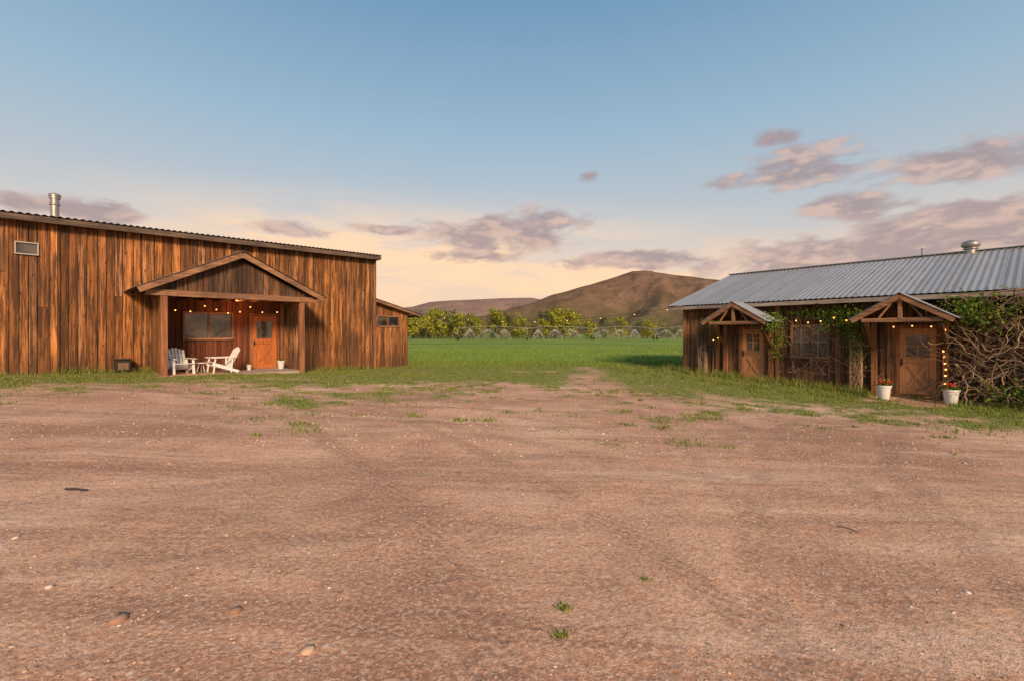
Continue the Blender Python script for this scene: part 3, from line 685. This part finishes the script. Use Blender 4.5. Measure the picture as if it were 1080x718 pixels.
# ------------------------------------------------------------------ centre pivot irrigation
pv=empty('pivot_irrigation_sprinkler',(0,0,0));pm_=MB();ww=MB();dr=[]
y0=118;xk=[-14,4,22,40,58]
for i,x in enumerate(xk):
    yy=y0+i*3
    for s in(-1,1): pm_.beam((x,yy+s*1.6,.6),(x,yy,3.0),.10,.10)
    pm_.beam((x,yy-1.6,.6),(x,yy+1.6,.6),.10,.10)
    for s in(-1.6,1.6): ww.tube([(x-.12,yy+s,.6),(x+.12,yy+s,.6)],.6,14)
    if i<len(xk)-1:
        x2=xk[i+1];P=[Vector((x+(x2-x)*t,yy+3*t,3.0+.5*math.sin(math.pi*t))) for t in np.linspace(0,1,13)]
        pm_.tube(P,.07,6)
        Q=[Vector((p.x,p.y,p.z-.8*math.sin(math.pi*t))) for p,t in zip(P,np.linspace(0,1,13))]
        pm_.tube(Q,.025,4)
        for p,q in zip(P[1:-1],Q[1:-1]):
            pm_.tube([p,q],.02,4);pm_.tube([p,(p.x,p.y,1.9)],.02,4)
        for p in P[2:11:3]:
            rr=random.uniform(1.4,3.2)
            for j in range(1500):
                t=random.random()**.7;a=random.uniform(0,6.28);dr.append((p.x+math.cos(a)*rr*t,p.y+math.sin(a)*rr*t,2.6-2.3*t*t+random.uniform(-.25,.25)))
pm_.obj('pipes_and_trusses',M['pipe'],pv);ww.obj('wheels',M['black'],pv)
V=[];F=[]
for i,p in enumerate(dr):
    p=np.array(p);a=np.random.normal(size=3)*.035;b=np.random.normal(size=3)*.035;V+=[p,p+a,p+b];F.append((3*i,3*i+1,3*i+2))
tri_mesh('water_spray',V,F,simple('water_drops',(.78,.80,.82),.3,0,0,1,0),pv)
# ------------------------------------------------------------------ hills
def hills(name,prof,y0,sy,xr,step,gul,mat,seed,ga=.2):
    px=[p[0] for p in prof];pz=[p[1] for p in prof]
    X=np.arange(xr[0],xr[1],step);Y=np.arange(y0-sy*2.6,y0+sy*1.6,step*1.2)
    V=[]
    for y in Y:
        for x in X:
            wob=N2(x,y,1/500,seed)*150
            h=float(np.interp(x,px,pz));e=math.exp(-((y-y0+wob*.4)/sy)**2)
            rn=0;am=1
            for o in range(4):
                rn+=am*(1-abs(N2(x+wob*.5,y*.45,1/(gul/(2**o)),seed+o*5))*2.4);am*=.45
            z=h*e+ (rn-1.1)*h*ga*min(1,(1-e)*2.4+.05)*min(1,e*2.5)
            V.append((x,y,z-4))
    nx,ny=len(X),len(Y);idx=np.arange(nx*ny).reshape(ny,nx)
    F=np.stack([idx[:-1,:-1],idx[:-1,1:],idx[1:,1:],idx[1:,:-1]],-1).reshape(-1,4)
    o=tri_mesh(name,V,F,mat)
    for p in o.data.polygons:p.use_smooth=True
    return o
def hillmat(name,a,b,c,low):
    m,t,bs=newmat(name);tc=t.new('ShaderNodeTexCoord').outputs['Object']
    n=t.noise(tc,.004,6,.7);n2=t.noise(tc,.02,6,.75)
    sz=t.new('ShaderNodeSeparateXYZ');t.lk(tc,sz.inputs[0])
    col=t.mix(t.mr(n,.42,.58),a,b);col=t.mix(t.math('MULTIPLY',t.mr(n2,.48,.62),.75),col,c)
    col=t.mix(t.math('MULTIPLY',t.mr(t.math('ADD',sz.outputs[2],t.math('MULTIPLY',n,120)),230,90),.7),col,low)
    t.lk(col,bs.inputs['Base Color']);bs.inputs['Roughness'].default_value=1;bs.inputs['Specular IOR Level'].default_value=0
    t.lk(t.bump(n2,.8,14),bs.inputs['Normal']);return m
hills('hill',[(-700,0),(-450,25),(-262,55),(-88,95),(88,145),(175,182),(262,204),(350,228),(437,256),(547,290),(600,290),(656,284),(766,268),(897,252),(1137,190),(1575,120),(2600,60)],2100,480,(-750,2600),16,300,hillmat('hillside_sagebrush',(.24,.145,.10),(.17,.11,.07),(.095,.075,.048),(.12,.11,.05)),3.,.22)
hills('hill',[(-3500,120),(-1800,150),(-1200,180),(-788,215),(-638,255),(-375,268),(-75,282),(150,285),(600,210),(1500,120),(3500,100)],3600,600,(-3500,3200),34,420,hillmat('hillside_far_hazed',(.28,.185,.15),(.23,.155,.13),(.17,.125,.11),(.16,.14,.10)),9.)  # far ridge: distance haze put into paler mauve base colours
hills('hill',[(300,0),(380,20),(440,27),(520,18),(620,0)],1200,110,(290,640),8,70,hillmat('hillside_red',(.32,.15,.10),(.25,.13,.085),(.14,.09,.06),(.14,.12,.06)),5.)
# ------------------------------------------------------------------ world
SAZ=R(163);SEL=R(24)
W=bpy.data.worlds.new('World');S.world=W;W.use_nodes=True;t=NT(W.node_tree)
try: W.cycles.sampling_method='MANUAL';W.cycles.sample_map_resolution=256
except Exception: pass
out=t.new('ShaderNodeOutputWorld');bg=t.new('ShaderNodeBackground');t.lk(bg.outputs[0],out.inputs[0]);bg.inputs[1].default_value=.115
sky=t.new('ShaderNodeTexSky',sky_type='NISHITA');sky.sun_disc=False;sky.sun_elevation=SEL;sky.sun_rotation=SAZ;sky.air_density=1.0;sky.dust_density=1.2;sky.ozone_density=1.5
g=t.new('ShaderNodeTexCoord').outputs['Generated'];sp=t.new('ShaderNodeSeparateXYZ');t.lk(g,sp.inputs[0])
az=t.math('ARCTAN2',sp.outputs[0],sp.outputs[1]);el=t.math('ARCSINE',sp.outputs[2])
cv=t.new('ShaderNodeCombineXYZ');t.lk(az,cv.inputs[0]);t.lk(el,cv.inputs[1]);cv=cv.outputs[0]
def blob(px,py,rx,ry,a):
    A=math.atan((px-540)/480);c=math.cos(A);E=math.atan((352-py)/480*c);ra=rx/480*c*c;re=ry/480*c
    m=t.new('ShaderNodeVectorMath',operation='MULTIPLY_ADD');t.lk(cv,m.inputs[0]);m.inputs[1].default_value=(1/ra,1/re,0);m.inputs[2].default_value=(-A/ra,-E/re,0)
    l=t.new('ShaderNodeVectorMath',operation='LENGTH');t.lk(m.outputs[0],l.inputs[0])
    return t.mr(l.outputs['Value'],1.7,.1,0,a)
def bsum(L):
    r=None
    for b in L:
        m=blob(*b);r=m if r is None else t.math('MAXIMUM',r,m)
    return r
cl=bsum([(525,250,90,24,1.05),(585,234,45,18,1.05),(500,270,60,10,1),(845,178,80,24,1.0),(818,145,36,10,.95),(1010,175,125,25,1.05),(905,218,80,18,1.05),(1010,238,170,28,1.15),(70,220,100,13,1.15),(405,243,45,7,.95),(622,186,14,7,1),(670,275,90,12,1.1),(775,192,45,11,.85),(900,270,220,26,1.15),(300,243,70,9,.9),(1230,190,150,60,.8)])
warm=bsum([(430,285,280,55,1),(330,250,130,26,1),(600,300,220,40,1),(850,305,240,40,.85),(1010,250,160,45,.5)])
nz=t.noise(t.mapv(cv,(7,17,1)),1.7,8,.6,.25)
nz2=t.noise(t.mapv(cv,(7,17,1),(0,0,0),(.05,-.30,0)),1.7,3,.55,.25)
wn=t.noise(t.mapv(cv,(3,16,1),(0,0,0),(5,2,0)),1.2,5,.6,.6)
dens=t.mr(t.math('ADD',nz,t.math('MULTIPLY',cl,.44)),.66,.93)
K=8.7
def k3(c): return tuple(x*K for x in c)+(1,)
grad=t.new('ShaderNodeValToRGB');t.lk(t.math('MULTIPLY',el,1/R(45)),grad.inputs[0]);E=grad.color_ramp.elements
stops=[(0,(.90,.56,.37)),(.12,(.85,.62,.47)),(.28,(.60,.61,.61)),(.52,(.36,.52,.65)),(.80,(.18,.355,.55)),(1,(.14,.29,.49))]
while len(E)<len(stops):E.new(.5)
for i,(p,c) in enumerate(stops):E[i].position=p;E[i].color=c+(1,)
gs=t.mix(1,grad.outputs[0],(K,K,K),'MULTIPLY')
base=t.mix(.85,sky.outputs[0],gs)
wm=t.math('MULTIPLY',t.math('MULTIPLY',warm,t.mr(wn,.36,.58,.4,1)),.95)
base=t.mix(wm,base,k3((1.10,.74,.46)))
lit=t.mr(t.math('SUBTRACT',nz,nz2),-.06,.20)
ccol=t.mix(lit,k3((.38,.295,.31)),k3((.68,.48,.41)))
fin=t.mix(t.math('MULTIPLY',dens,.85),base,ccol)
t.lk(fin,bg.inputs[0])
sd=bpy.data.lights.new('sun','SUN');sd.energy=5.0;sd.angle=R(12);sd.color=(1,.71,.46);so=bpy.data.objects.new('sun',sd);S.collection.objects.link(so)
dirv=Vector((math.sin(SAZ)*math.cos(SEL),math.cos(SAZ)*math.cos(SEL),math.sin(SEL)));so.rotation_euler=dirv.to_track_quat('Z','Y').to_euler()
cd=bpy.data.cameras.new('camera');cam=bpy.data.objects.new('camera',cd);S.collection.objects.link(cam);S.camera=cam
cam.location=(0,0,1.6);cam.rotation_euler=(R(90),0,0);cd.lens=16;cd.sensor_width=36;cd.shift_y=-.0065;cd.clip_start=.05;cd.clip_end=12000
S.view_settings.view_transform='Standard';S.view_settings.look='None';S.view_settings.exposure=0
